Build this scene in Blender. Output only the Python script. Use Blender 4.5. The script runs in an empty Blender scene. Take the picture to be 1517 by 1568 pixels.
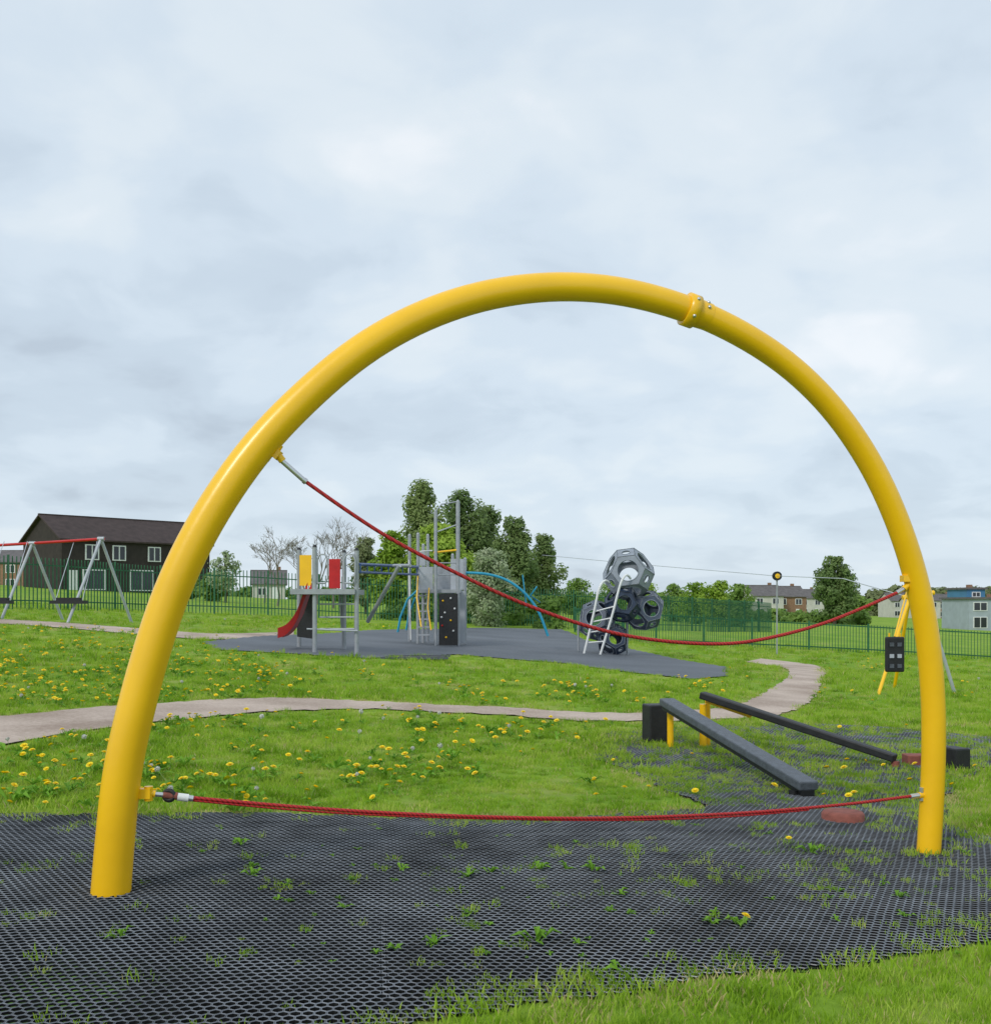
import bpy, math, random
import numpy as np
from mathutils import Vector, Matrix
random.seed(7); rng=np.random.default_rng(7)
scene=bpy.context.scene
F=1643.0; CX=758.5; HY=925.0; CZ=1.5
# ------------------------------------------------------------------ terrain
_Y=[-60,0,6,12,20,32,42,60,120,300,1000,4000]
_B=[0,0,0,.02,.08,.17,.25,.4,.9,0,-4,-8]
_T=[0,-.02,-.025,-.03,-.045,-.06,-.055,-.055,-.05,-.02,0,0]
def tz(x,y):
    b=np.interp(y,_Y,_B); t=np.interp(y,_Y,_T)
    fade=np.interp(y,[-50,0,5,12,60],[0,.3,.4,1,1])
    return b+t*np.clip(x,-150,150)+fade*.035*np.sin(np.asarray(x)*.55+1)*np.sin(np.asarray(y)*.4+.5)
def G(u,v):
    k=(u-CX)/F; s=(v-HY)/F; d=2.0; pd=d
    while d<400:
        if CZ-s*d<=tz(k*d,d): break
        pd=d; d*=1.02
    else: d=70;pd=70
    for _ in range(25):
        m=(pd+d)/2
        if CZ-s*m<=tz(k*m,m): d=m
        else: pd=m
    return Vector((k*d,d,float(tz(k*d,d))))
def P(u,v,d): return Vector(((u-CX)/F*d,d,CZ+(HY-v)/F*d))
def Zat(v,d): return CZ+(HY-v)/F*d
def gz(x,y): return float(tz(x,y))
# ------------------------------------------------------------------ materials
def newmat(name):
    m=bpy.data.materials.new(name); m.use_nodes=True
    nt=m.node_tree; bs=nt.nodes['Principled BSDF']; return m,nt,bs
def mat(name,col,rough=.5,metal=0,var=.15,scale=6,bump=.0,bscale=60,coat=0):
    m,nt,bs=newmat(name); N=nt.nodes; L=nt.links
    tc=N.new('ShaderNodeTexCoord'); no=N.new('ShaderNodeTexNoise'); no.inputs['Scale'].default_value=scale; no.inputs['Detail'].default_value=6
    L.new(tc.outputs['Object'],no.inputs['Vector'])
    r=N.new('ShaderNodeValToRGB'); r.color_ramp.elements[0].position=.3; r.color_ramp.elements[1].position=.7
    r.color_ramp.elements[0].color=(*[c*(1-var) for c in col],1); r.color_ramp.elements[1].color=(*[min(1,c*(1+var)) for c in col],1)
    L.new(no.outputs['Fac'],r.inputs['Fac']); L.new(r.outputs['Color'],bs.inputs['Base Color'])
    bs.inputs['Roughness'].default_value=rough; bs.inputs['Metallic'].default_value=metal; bs.inputs['Coat Weight'].default_value=coat; bs.inputs['Coat Roughness'].default_value=.15
    if bump>0:
        n2=N.new('ShaderNodeTexNoise'); n2.inputs['Scale'].default_value=bscale; L.new(tc.outputs['Object'],n2.inputs['Vector'])
        b=N.new('ShaderNodeBump'); b.inputs['Strength'].default_value=bump; b.inputs['Distance'].default_value=.02
        L.new(n2.outputs['Fac'],b.inputs['Height']); L.new(b.outputs['Normal'],bs.inputs['Normal'])
    return m
def leafmat(name,stops,scale=2.0,trans=.35,rough=.6,fine=None):
    m,nt,bs=newmat(name); N=nt.nodes; L=nt.links
    g=N.new('ShaderNodeNewGeometry'); no=N.new('ShaderNodeTexNoise'); no.inputs['Scale'].default_value=scale; no.inputs['Detail'].default_value=5; no.inputs['Roughness'].default_value=.7
    L.new(g.outputs['Position'],no.inputs['Vector'])
    oi=N.new('ShaderNodeObjectInfo'); ma=N.new('ShaderNodeMath'); ma.operation='MULTIPLY_ADD'; ma.inputs[1].default_value=.25; 
    L.new(oi.outputs['Random'],ma.inputs[0]); L.new(no.outputs['Fac'],ma.inputs[2])
    r=N.new('ShaderNodeValToRGB'); e=r.color_ramp.elements
    while len(e)<len(stops): e.new(.5)
    for i,(p,c) in enumerate(stops): e[i].position=p; e[i].color=(*c,1)
    L.new(ma.outputs[0],r.inputs['Fac']); L.new(r.outputs['Color'],bs.inputs['Base Color']); bs.inputs['Roughness'].default_value=rough
    bs.inputs['Specular IOR Level'].default_value=.25
    t=N.new('ShaderNodeBsdfTranslucent'); L.new(r.outputs['Color'],t.inputs['Color'])
    mx=N.new('ShaderNodeMixShader'); mx.inputs[0].default_value=trans
    L.new(bs.outputs[0],mx.inputs[1]); L.new(t.outputs[0],mx.inputs[2]); L.new(mx.outputs[0],N['Material Output'].inputs['Surface'])
    return m
M={}
M['yellow']=mat('yellow_paint',(.96,.54,.004),.34,0,.06,3,.04,25,.2)
M['grey']=mat('galvanised_steel',(.36,.38,.41),.45,.3,.12,8)
M['lgrey']=mat('light_grey_panel',(.42,.45,.49),.5,0,.1,3)
M['frame']=mat('pod_frame_grey',(.33,.37,.42),.45,0,.1,3)
M['white']=mat('white_paint',(.75,.76,.76),.45,0,.05)
M['silver']=mat('steel_sleeve',(.6,.61,.63),.3,.8,.1)
M['black']=mat('black_rubber',(.012,.013,.015),.55,0,.3,12,.2,80)
M['beam']=mat('beam_grip_surface',(.085,.1,.12),.45,0,.25,20,.5,150)
M['red']=mat('red_plastic',(.5,.012,.012),.4,0,.1)
M['blue']=mat('blue_paint',(.02,.07,.24),.4,0,.1)
M['cyan']=mat('light_blue_paint',(.02,.3,.47),.4,0,.1)
M['navy']=mat('navy_panel',(.022,.038,.075),.4,0,.2)
M['slate']=mat('slate_panel',(.07,.09,.135),.4,0,.2)
M['topp']=mat('top_pod_panel',(.25,.285,.33),.4,0,.15)
M['fence']=mat('green_fence_paint',(.02,.12,.055),.5,0,.2)
M['cap']=mat('red_rubber_cap',(.24,.075,.055),.8,0,.25,20,.3,80)
M['trunk']=mat('bark',(.09,.07,.05),.9,0,.3,3,.6,12)
M['twig']=mat('twig_bark',(.2,.17,.14),.9,0,.2)
M['glass']=mat('window_glass',(.03,.035,.045),.1,0,.3,.3)
def rope_mat():
    m,nt,bs=newmat('red_rope'); N=nt.nodes;L=nt.links
    g=N.new('ShaderNodeNewGeometry'); w=N.new('ShaderNodeTexWave'); w.inputs['Scale'].default_value=22; w.bands_direction='DIAGONAL'; w.inputs['Distortion'].default_value=.5
    L.new(g.outputs['Position'],w.inputs['Vector']); r=N.new('ShaderNodeValToRGB')
    r.color_ramp.elements[0].color=(.2,.008,.01,1); r.color_ramp.elements[1].color=(.52,.02,.02,1); r.color_ramp.elements[1].position=.5
    L.new(w.outputs['Fac'],r.inputs['Fac']); L.new(r.outputs['Color'],bs.inputs['Base Color']); bs.inputs['Roughness'].default_value=.6
    b=N.new('ShaderNodeBump'); b.inputs['Strength'].default_value=.5; b.inputs['Distance'].default_value=.004; L.new(w.outputs['Fac'],b.inputs['Height']); L.new(b.outputs['Normal'],bs.inputs['Normal'])
    return m
M['rope']=rope_mat()
# ------------------------------------------------------------------ mesh builder
class MB:
    def __init__(s): s.v=[];s.f=[];s.m=[];s.mats=[];s.sm=[]
    def mi(s,m):
        m=M[m] if isinstance(m,str) else m
        if m not in s.mats: s.mats.append(m)
        return s.mats.index(m)
    def add(s,vs,fs,m,smooth=False):
        o=len(s.v); k=s.mi(m); s.v+= [tuple(x) for x in vs]
        for f in fs: s.f.append(tuple(i+o for i in f)); s.m.append(k); s.sm.append(smooth)
    def tube(s,pts,r,m,n=10,cap=True):
        pts=[Vector(p) for p in pts]; N=len(pts); rs=r if hasattr(r,'__len__') else [r]*N
        vs=[];t0=(pts[1]-pts[0]).normalized(); a=Vector((0,0,1)) if abs(t0.z)<.9 else Vector((0,1,0)); nx=(a-t0*a.dot(t0)).normalized()
        for i in range(N):
            t=(pts[min(i+1,N-1)]-pts[max(i-1,0)]).normalized(); nx=(nx-t*nx.dot(t)).normalized(); ny=t.cross(nx)
            for j in range(n):
                q=2*math.pi*j/n; vs.append(pts[i]+(nx*math.cos(q)+ny*math.sin(q))*rs[i])
        fs=[(i*n+j,i*n+(j+1)%n,(i+1)*n+(j+1)%n,(i+1)*n+j) for i in range(N-1) for j in range(n)]
        s.add(vs,fs,m,True)
        if cap:
            s.add(vs[:n],[tuple(range(n))[::-1]],m); s.add(vs[-n:],[tuple(range(n))],m)
    def box(s,c,size,m,R=None,bev=0):
        c=Vector(c); sx,sy,sz=[a/2 for a in size]; R=R or Matrix.Identity(3)
        vs=[c+R@Vector((x*sx,y*sy,z*sz)) for x in(-1,1) for y in(-1,1) for z in(-1,1)]
        s.add(vs,[(0,1,3,2),(4,6,7,5),(0,4,5,1),(2,3,7,6),(0,2,6,4),(1,5,7,3)],m)
    def beam(s,a,b,w,h,m):
        a=Vector(a);b=Vector(b);t=(b-a);l=t.length;t.normalize(); side=t.cross(Vector((0,0,1))).normalized(); up=side.cross(t)
        R=Matrix((t,side,up)).transposed(); s.box((a+b)/2,(l,w,h),m,R)
    def obj(s,name,parent=None,bevel=0):
        me=bpy.data.meshes.new(name); me.from_pydata(s.v,[],s.f)
        for m in s.mats: me.materials.append(m)
        me.polygons.foreach_set('material_index',s.m); me.polygons.foreach_set('use_smooth',s.sm); me.update()
        o=bpy.data.objects.new(name,me); scene.collection.objects.link(o)
        if parent: o.parent=parent
        if bevel:
            b=o.modifiers.new('bevel','BEVEL'); b.width=bevel; b.segments=2; b.limit_method='ANGLE'
        return o
def empty(name):
    e=bpy.data.objects.new(name,None); scene.collection.objects.link(e); return e
def npmesh(name,v,f,material,smooth=False,link=True,mats=None,mi=None):
    f=np.asarray(f,dtype=np.int32); v=np.asarray(v,dtype=np.float32)
    me=bpy.data.meshes.new(name); me.vertices.add(len(v)); me.vertices.foreach_set('co',v.ravel())
    k=f.shape[1]; me.loops.add(f.size); me.loops.foreach_set('vertex_index',f.ravel())
    me.polygons.add(len(f)); me.polygons.foreach_set('loop_start',np.arange(0,f.size,k,dtype=np.int32))
    me.polygons.foreach_set('use_smooth',np.full(len(f),smooth))
    for q in (mats or [material]): me.materials.append(q)
    if mi is not None: me.polygons.foreach_set('material_index',np.asarray(mi,dtype=np.int32))
    me.update(calc_edges=True); o=bpy.data.objects.new(name,me)
    if link: scene.collection.objects.link(o)
    return o
def smooth_pts(pts,n=80,passes=2):
    a=np.array([tuple(p) for p in pts],float); d=np.r_[0,np.cumsum(np.linalg.norm(np.diff(a,axis=0),axis=1))]
    out=[]; t=np.linspace(0,d[-1],n)
    for tt in t:
        i=min(max(np.searchsorted(d,tt)-1,0),len(a)-2); h=d[i+1]-d[i]; x=(tt-d[i])/h
        m0=(a[i+1]-a[i-1])/(d[i+1]-d[i-1]) if i>0 else (a[1]-a[0])/(d[1]-d[0])
        m1=(a[i+2]-a[i])/(d[i+2]-d[i]) if i+2<len(a) else (a[-1]-a[-2])/(d[-1]-d[-2])
        out.append((2*x**3-3*x*x+1)*a[i]+(x**3-2*x*x+x)*h*m0+(-2*x**3+3*x*x)*a[i+1]+(x**3-x*x)*h*m1)
    out=np.array(out)
    for _ in range(passes): out[1:-1]=.25*out[:-2]+.5*out[1:-1]+.25*out[2:]
    return [Vector(p) for p in out]
def pip(px,py,poly):
    c=np.zeros(px.shape,bool); n=len(poly); j=n-1
    for i in range(n):
        xi,yi=poly[i];xj,yj=poly[j]
        if yi!=yj: c^=((yi>py)!=(yj>py))&(px<(xj-xi)*(py-yi)/(yj-yi)+xi)
        j=i
    return c
def sn(x,y,s,seed=0):
    return (np.sin(x*s+seed)+np.sin(y*s*1.3+seed*2.1)+np.sin((x+y)*s*.7+seed*.7)+np.sin((x-1.7*y)*s*.53+seed*1.3))/4
def inmat(X,Y):
    return pip(X+.09*sn(X,Y,5.3,2)+.05*sn(X,Y,17,3),Y+.07*sn(X,Y,4.1,6)+.05*sn(X,Y,15,1),mat_poly)
def edist(px,py,poly):
    d=np.full(px.shape,1e9); n=len(poly)
    for i in range(n):
        ax,ay=poly[i];bx,by=poly[(i+1)%n]; vx,vy=bx-ax,by-ay; L2=vx*vx+vy*vy+1e-9
        t=np.clip(((px-ax)*vx+(py-ay)*vy)/L2,0,1); d=np.minimum(d,np.hypot(px-ax-t*vx,py-ay-t*vy))
    return d
# ------------------------------------------------------------------ regions
def W(uv): return [tuple(G(u,v)[:2]) for u,v in uv]
mat_poly=W([(-250,1258),(0,1250),(140,1248),(400,1246),(700,1258),(900,1254),(1075,1242),(1050,1222),(985,1192),(925,1165),(890,1143),(940,1122),(1060,1114),(1200,1108),(1350,1114),(1480,1127),(1640,1140),(1640,1182),(1517,1178),(1470,1190),(1440,1225),(1450,1262),(1517,1284),(1650,1310),(1700,1400),(1517,1440),(1300,1473),(1100,1503),(950,1523),(800,1544),(600,1575),(350,1618),(-200,1720),(-500,1500)])
play_poly=W([(310,984),(400,975),(560,966),(720,962),(860,964),(900,982),(1000,1002),(1110,1022),(1112,1036),(1060,1041),(960,1030),(860,1016),(700,1003),(560,1009),(430,1001),(335,996)])
pA=[(-300,1114),(0,1099),(120,1087),(250,1078),(400,1070),(520,1073),(640,1079),(760,1084),(860,1090),(960,1094),(1070,1089),(1130,1080),(1175,1058),(1206,1036),(1195,1022),(1140,1014)]
pB=[(-300,1180),(0,1143),(120,1122),(250,1106),(400,1092),(520,1087),(640,1090),(760,1096),(860,1103),(960,1106),(1070,1104),(1180,1098),(1238,1076),(1256,1045),(1250,1020),(1165,1009)]
qA=[(-150,943),(40,951),(200,962),(330,971),(450,968)]
qB=[(-150,949),(40,958),(200,971),(330,980),(450,977)]
path1=W(pA)+W(pB)[::-1]; path2=W(qA)+W(qB)[::-1]
# ground material
def ground_mat():
    m,nt,bs=newmat('grass_ground'); N=nt.nodes;L=nt.links
    g=N.new('ShaderNodeNewGeometry')
    def noise(s,d=6,r=.6):
        n=N.new('ShaderNodeTexNoise'); n.inputs['Scale'].default_value=s; n.inputs['Detail'].default_value=d; n.inputs['Roughness'].default_value=r
        L.new(g.outputs['Position'],n.inputs['Vector']); return n
    a=noise(.25); b=noise(6,8,.8); c=noise(.9,5)
    r=N.new('ShaderNodeValToRGB'); e=r.color_ramp.elements; e[0].position=.32; e[0].color=(.08,.17,.012,1); e[1].position=.68; e[1].color=(.28,.46,.045,1)
    r2=N.new('ShaderNodeValToRGB'); e=r2.color_ramp.elements; e[0].position=.4; e[0].color=(.14,.28,.018,1); e[1].position=.65; e[1].color=(.34,.46,.06,1)
    L.new(b.outputs['Fac'],r.inputs['Fac']); L.new(a.outputs['Fac'],r2.inputs['Fac'])
    mx=N.new('ShaderNodeMixRGB'); mx.inputs[0].default_value=.5; L.new(r.outputs[0],mx.inputs[1]); L.new(r2.outputs[0],mx.inputs[2])
    r3=N.new('ShaderNodeValToRGB'); e=r3.color_ramp.elements; e[0].position=.52; e[0].color=(0,0,0,1); e[1].position=.72; e[1].color=(.8,.8,.8,1)
    L.new(c.outputs['Fac'],r3.inputs['Fac']); mx2=N.new('ShaderNodeMixRGB'); mx2.inputs[2].default_value=(.38,.38,.12,1)
    L.new(r3.outputs[0],mx2.inputs[0]); L.new(mx.outputs[0],mx2.inputs[1]); L.new(mx2.outputs[0],bs.inputs['Base Color']); bs.inputs['Roughness'].default_value=.9
    bs.inputs['Specular IOR Level'].default_value=.1
    bp=N.new('ShaderNodeBump'); bp.inputs['Strength'].default_value=.6; bp.inputs['Distance'].default_value=.05; L.new(b.outputs['Fac'],bp.inputs['Height']); L.new(bp.outputs['Normal'],bs.inputs['Normal'])
    return m
def axis(lo,hi,step,far,growth=1.12):
    a=list(np.arange(lo,hi,step)); x=hi;s=step
    while x<far: a.append(x); s*=growth; x+=s
    a.append(far); return a
ys=axis(-20,50,.4,4000); xp=axis(0,30,.4,3500); xs=[-x for x in xp[:0:-1]]+xp
X,Y=np.meshgrid(xs,ys); Z=tz(X,Y)-.0
nx,ny=len(xs),len(ys); idx=np.arange(nx*ny).reshape(ny,nx)
npmesh('grass_ground',np.stack([X,Y,Z],-1).reshape(-1,3),np.stack([idx[:-1,:-1],idx[:-1,1:],idx[1:,1:],idx[1:,:-1]],-1).reshape(-1,4),ground_mat(),True)
def sheet(name,poly,step,off,material,fn=None):
    p=np.array(poly); x0,y0=p.min(0);x1,y1=p.max(0)
    gx=np.arange(x0,x1+step,step);gy=np.arange(y0,y1+step,step); X,Y=np.meshgrid(gx,gy)
    fn=fn or (lambda a,b:pip(a,b,poly)); ins=fn(X[:-1,:-1]+step/2,Y[:-1,:-1]+step/2); idx=np.arange(X.size).reshape(X.shape)
    f=np.stack([idx[:-1,:-1],idx[:-1,1:],idx[1:,1:],idx[1:,:-1]],-1)[ins]
    used,inv=np.unique(f,return_inverse=True); v=np.stack([X,Y,tz(X,Y)+off],-1).reshape(-1,3)[used]
    return npmesh(name,v,inv.reshape(-1,4),material,True)
def strip(name,A,B,off,material):
    A=smooth_pts([G(*p) for p in A],220,1);B=smooth_pts([G(*p) for p in B],220,1); C=7; v=[]
    for i,(a,b) in enumerate(zip(A,B)):
        for j in range(C):
            q=a.lerp(b,j/(C-1)); jx=.05*math.sin(i*1.7+j)+.04*math.sin(i*3.1)+.05*math.sin(i*.6+j*2) if j in(0,C-1) else 0
            v.append((q.x,q.y+jx,gz(q.x,q.y)+off))
    f=[(i*C+j,i*C+j+1,(i+1)*C+j+1,(i+1)*C+j) for i in range(len(A)-1) for j in range(C-1)]
    return npmesh(name,v,f,material,True)
def grit(name,c1,c2,s=40,rough=.9,big=.8,p0=.38,p1=.62,c3=None):
    m,nt,bs=newmat(name);N=nt.nodes;L=nt.links; g=N.new('ShaderNodeNewGeometry')
    n=N.new('ShaderNodeTexNoise'); n.inputs['Scale'].default_value=s; n.inputs['Detail'].default_value=6; n.inputs['Roughness'].default_value=.8
    n2=N.new('ShaderNodeTexNoise'); n2.inputs['Scale'].default_value=big; n2.inputs['Detail'].default_value=5
    L.new(g.outputs['Position'],n.inputs['Vector']);L.new(g.outputs['Position'],n2.inputs['Vector'])
    ad=N.new('ShaderNodeMath'); ad.operation='ADD'; L.new(n.outputs['Fac'],ad.inputs[0]);L.new(n2.outputs['Fac'],ad.inputs[1])
    r=N.new('ShaderNodeValToRGB'); r.color_ramp.elements[0].position=p0;r.color_ramp.elements[1].position=p1
    h=N.new('ShaderNodeMath');h.operation='MULTIPLY';h.inputs[1].default_value=.5;L.new(ad.outputs[0],h.inputs[0]);L.new(h.outputs[0],r.inputs['Fac'])
    r.color_ramp.elements[0].color=(*c1,1);r.color_ramp.elements[1].color=(*c2,1)
    if c3: q=r.color_ramp.elements.new((p0+p1)/2);q.color=(*c3,1)
    L.new(r.outputs[0],bs.inputs['Base Color']); bs.inputs['Roughness'].default_value=rough
    b=N.new('ShaderNodeBump');b.inputs['Strength'].default_value=.4;b.inputs['Distance'].default_value=.01;L.new(n.outputs['Fac'],b.inputs['Height']);L.new(b.outputs['Normal'],bs.inputs['Normal'])
    return m
pathm=grit('path_gravel',(.3,.22,.17),(.6,.49,.41),22)
strip('footpath',pA,pB,.018,pathm); strip('footpath',qA,qB,.02,pathm)
sheet('safety_surface',play_poly,.12,.022,grit('wet_pour_rubber',(.08,.092,.108),(.14,.155,.178),12,.75,.4))
sheet('soil',mat_poly,.05,.004,grit('soil',(.004,.005,.005),(.13,.28,.025),9,.95,.9,.43,.6,(.012,.02,.008)),inmat)
# ------------------------------------------------------------------ rubber mat (real holes)
def rubber_mat():
    s=.044; a=math.radians(6); p=np.array(mat_poly); x0,y0=p.min(0)-.5;x1,y1=p.max(0)+.5
    x0=max(x0,-5.5);x1=min(x1,7.5);L=max(x1-x0,y1-y0)*1.3; cx,cy=(x0+x1)/2,(y0+y1)/2
    nI=int(L/s); nJ=int(L/(s*.866)); I,J=np.meshgrid(np.arange(-nI//2,nI//2),np.arange(-nJ//2,nJ//2))
    gx=(I+.5*(J%2))*s; gy=J*s*.866; X=cx+gx*math.cos(a)-gy*math.sin(a);Y=cy+gx*math.sin(a)+gy*math.cos(a)
    k=inmat(X,Y)&(X>x0)&(X<x1); X=X[k];Y=Y[k]
    tx=np.floor((X*.995+Y*.105)/1.5);ty=np.floor((Y*.995-X*.105)/1.0); tj=(np.sin(tx*12.9+ty*78.2)*43758.5)%1
    X=X+.006*np.sin(Y*2.3)+.008*tj; n=len(X)
    R=s/math.sqrt(3); ang=a+math.pi/6+np.arange(6)*math.pi/3
    rings=[(R*1.0,.013),(R*.90,.0165),(R*.81,.015),(R*.78,.003)]
    vs=[]
    for r,h in rings:
        vx=X[:,None]+r*np.cos(ang)[None];vy=Y[:,None]+r*np.sin(ang)[None]
        hh=h+.004*np.sin(vx*3.1)*np.sin(vy*2.7)+.003*tj[:,None]
        vs.append(np.stack([vx,vy,tz(vx,vy)+hh],-1))
    V=np.stack(vs,1).reshape(-1,3)
    fs=[]
    for q in range(3):
        for j in range(6): fs.append((q*6+j,q*6+(j+1)%6,(q+1)*6+(j+1)%6,(q+1)*6+j))
    Fc=(np.arange(n)[:,None,None]*24+np.array(fs)[None]).reshape(-1,4)
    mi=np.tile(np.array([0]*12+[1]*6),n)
    print('MAT cells',n)
    m,nt,bs=newmat('mat_rubber');N=nt.nodes;Lk=nt.links;g=N.new('ShaderNodeNewGeometry');no=N.new('ShaderNodeTexNoise');no.inputs['Scale'].default_value=1.3;no.inputs['Detail'].default_value=9;no.inputs['Roughness'].default_value=.78
    Lk.new(g.outputs['Position'],no.inputs['Vector']);r=N.new('ShaderNodeValToRGB');r.color_ramp.elements[0].position=.36;r.color_ramp.elements[1].position=.66
    r.color_ramp.elements[0].color=(.055,.062,.074,1);r.color_ramp.elements[1].color=(.25,.275,.31,1)
    Lk.new(no.outputs['Fac'],r.inputs['Fac']);Lk.new(r.outputs[0],bs.inputs['Base Color']);bs.inputs['Roughness'].default_value=.38
    shaded_wall=mat('mat_rubber_shaded_wall',(.014,.015,.015),.95,0,.4,8)  # shade inside the holes, painted as a near-black wall colour
    shaded_wall.node_tree.nodes['Principled BSDF'].inputs['Specular IOR Level'].default_value=.1
    npmesh('rubber_safety_mat',V,Fc,m,False,True,[m,shaded_wall],mi)
rubber_mat()
# ------------------------------------------------------------------ scatter helper
def scatter(name,pts,rot,scl,idx,sources):
    n=len(pts); me=bpy.data.meshes.new(name); me.vertices.add(n); me.vertices.foreach_set('co',np.asarray(pts,np.float32).ravel())
    a=me.attributes.new('rot','FLOAT_VECTOR','POINT'); a.data.foreach_set('vector',np.asarray(rot,np.float32).ravel())
    a=me.attributes.new('scl','FLOAT','POINT'); a.data.foreach_set('value',np.asarray(scl,np.float32))
    a=me.attributes.new('idx','INT','POINT'); a.data.foreach_set('value',np.asarray(idx,np.int32))
    o=bpy.data.objects.new(name,me); scene.collection.objects.link(o)
    col=bpy.data.collections.new(name+'_sources')
    for s in sources: col.objects.link(s)
    ng=bpy.data.node_groups.new(name+'_gn','GeometryNodeTree'); ng.interface.new_socket('Geometry',in_out='INPUT',socket_type='NodeSocketGeometry'); ng.interface.new_socket('Geometry',in_out='OUTPUT',socket_type='NodeSocketGeometry')
    N=ng.nodes;L=ng.links; gi=N.new('NodeGroupInput');go=N.new('NodeGroupOutput');ip=N.new('GeometryNodeInstanceOnPoints')
    ci=N.new('GeometryNodeCollectionInfo'); ci.inputs['Collection'].default_value=col; ci.inputs['Separate Children'].default_value=True; ci.inputs['Reset Children'].default_value=True
    def na(nm,t):
        q=N.new('GeometryNodeInputNamedAttribute'); q.data_type=t; q.inputs['Name'].default_value=nm; return q.outputs['Attribute']
    L.new(gi.outputs[0],ip.inputs['Points']);L.new(ci.outputs[0],ip.inputs['Instance']);ip.inputs['Pick Instance'].default_value=True
    L.new(na('idx','INT'),ip.inputs['Instance Index']);L.new(na('rot','FLOAT_VECTOR'),ip.inputs['Rotation']);L.new(na('scl','FLOAT'),ip.inputs['Scale'])
    L.new(ip.outputs[0],go.inputs[0]); md=o.modifiers.new('scatter','NODES'); md.node_group=ng; return o
GR=[(.3,(.07,.145,.006)),(.47,(.17,.32,.014)),(.62,(.31,.5,.03)),(.82,(.48,.6,.1))]
M['blade']=leafmat('grass_blade',GR,.9,.42,.5)
M['dry']=leafmat('dry_grass_blade',[(.3,(.36,.33,.1)),(.8,(.66,.56,.28))],2,.3)
def tuft(name,nb,rad,h0,h1,w,dry=.06):
    mb=MB()
    for _ in range(nb):
        r=rad*math.sqrt(random.random());a=random.random()*6.283;h=random.uniform(h0,h1);b=random.random()*6.283;l=random.uniform(.1,.75)*h;ld=random.random()*6.283
        p=Vector((r*math.cos(a),r*math.sin(a),-.01));s=Vector((math.cos(b),math.sin(b),0))*w*random.uniform(.6,1.2)
        mid=p+Vector((math.cos(ld)*l*.35,math.sin(ld)*l*.35,h*.6));tip=p+Vector((math.cos(ld)*l,math.sin(ld)*l,h))
        mb.add([p-s,p+s,mid+s*.8,mid-s*.8,tip],[(0,1,2,3),(3,2,4)],'dry' if random.random()<dry else 'blade')
    o=mb.obj(name); scene.collection.objects.unlink(o); return o
tufts=[tuft('grass_tuft_a',50,.07,.02,.05,.0022,.08),tuft('grass_tuft_b',44,.08,.02,.058,.0026),tuft('grass_tuft_c',40,.06,.02,.045,.0025,.25),tuft('grass_tuft_d',34,.05,.03,.085,.0028,.03),tuft('grass_tuft_e',36,.07,.01,.035,.0028,.8),tuft('grass_tuft_f',20,.09,.025,.06,.0032,.1)]
pts=[];sc=[];ix=[]
def field(y0,y1,dens,scale,lim=.62):
    A=(y1-y0)*(lim*(y0+y1)+3); n=int(A*dens*1.0); Y=rng.uniform(y0,y1,n*1); hw=lim*y1+1.5; X=rng.uniform(-hw,hw,n); k=np.abs(X)<lim*Y+1.5
    X=X[k];Y=Y[k]; on=inmat(X,Y); ex=pip(X,Y,path1)|pip(X,Y,path2)|pip(X,Y,play_poly)
    ed=edist(X,Y,mat_poly)
    right=np.clip((X+0.6)/2.5,0,1)*np.clip((Y-4.0)/1.3,0,1)
    upper=np.clip((Y-8.0)/1.0,0,1)
    nn=sn(X,Y,2.4,1)*.8+sn(X,Y,6.,3)*.7+sn(X,Y,13,4)*.5
    pm=np.clip(nn*.75-.2+right*.34+upper*.8+np.clip(.35-ed,0,.35)*3,0.05,1)
    keep=np.where(on,rng.random(len(X))<pm,True)&~ex
    X=X[keep];Y=Y[keep];on=on[keep];ed=ed[keep];up=upper[keep]
    ep=edist(X,Y,path1)
    pts.append(np.stack([X,Y,tz(X,Y)+np.where(on,.014,0)],-1)); s=scale*rng.uniform(.7,1.25,len(X)); s=np.where(on,s*np.where(up>.3,rng.uniform(.6,1.,len(X)),rng.uniform(.35,.75,len(X))),s)
    s=s*(1+.3*sn(X,Y,1.1,5)+.2*sn(X,Y,4.1,2)); s=np.where(ed<.22,s*rng.uniform(.8,1.7,len(X)),s); sc.append(s)
    i=rng.choice(4,len(X),p=[.37,.33,.2,.1]); i=np.where(on&(rng.random(len(X))<np.where(up>.3,.3,.75)),5,i)
    dryp=np.where(~on,np.clip(1-np.minimum(ed,ep)/.32,0,1)*.75,0.05)+np.clip(sn(X,Y,1.7,9)-.35,0,1)*1.0
    i=np.where(~on&(rng.random(len(X))<dryp),4,i); ix.append(i)
field(2.8,7,240,1); field(7,10,190,1.05); field(10,14,110,1.25); field(14,20,50,1.6); field(20,32,18,2.0); field(32,50,5,2.6)
pts=np.concatenate(pts);sc=np.concatenate(sc);ix=np.concatenate(ix); rot=np.zeros((len(pts),3));rot[:,2]=rng.uniform(0,6.28,len(pts))
print('GRASS',len(pts)); scatter('grass',pts,rot,sc,ix,tufts)
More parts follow.
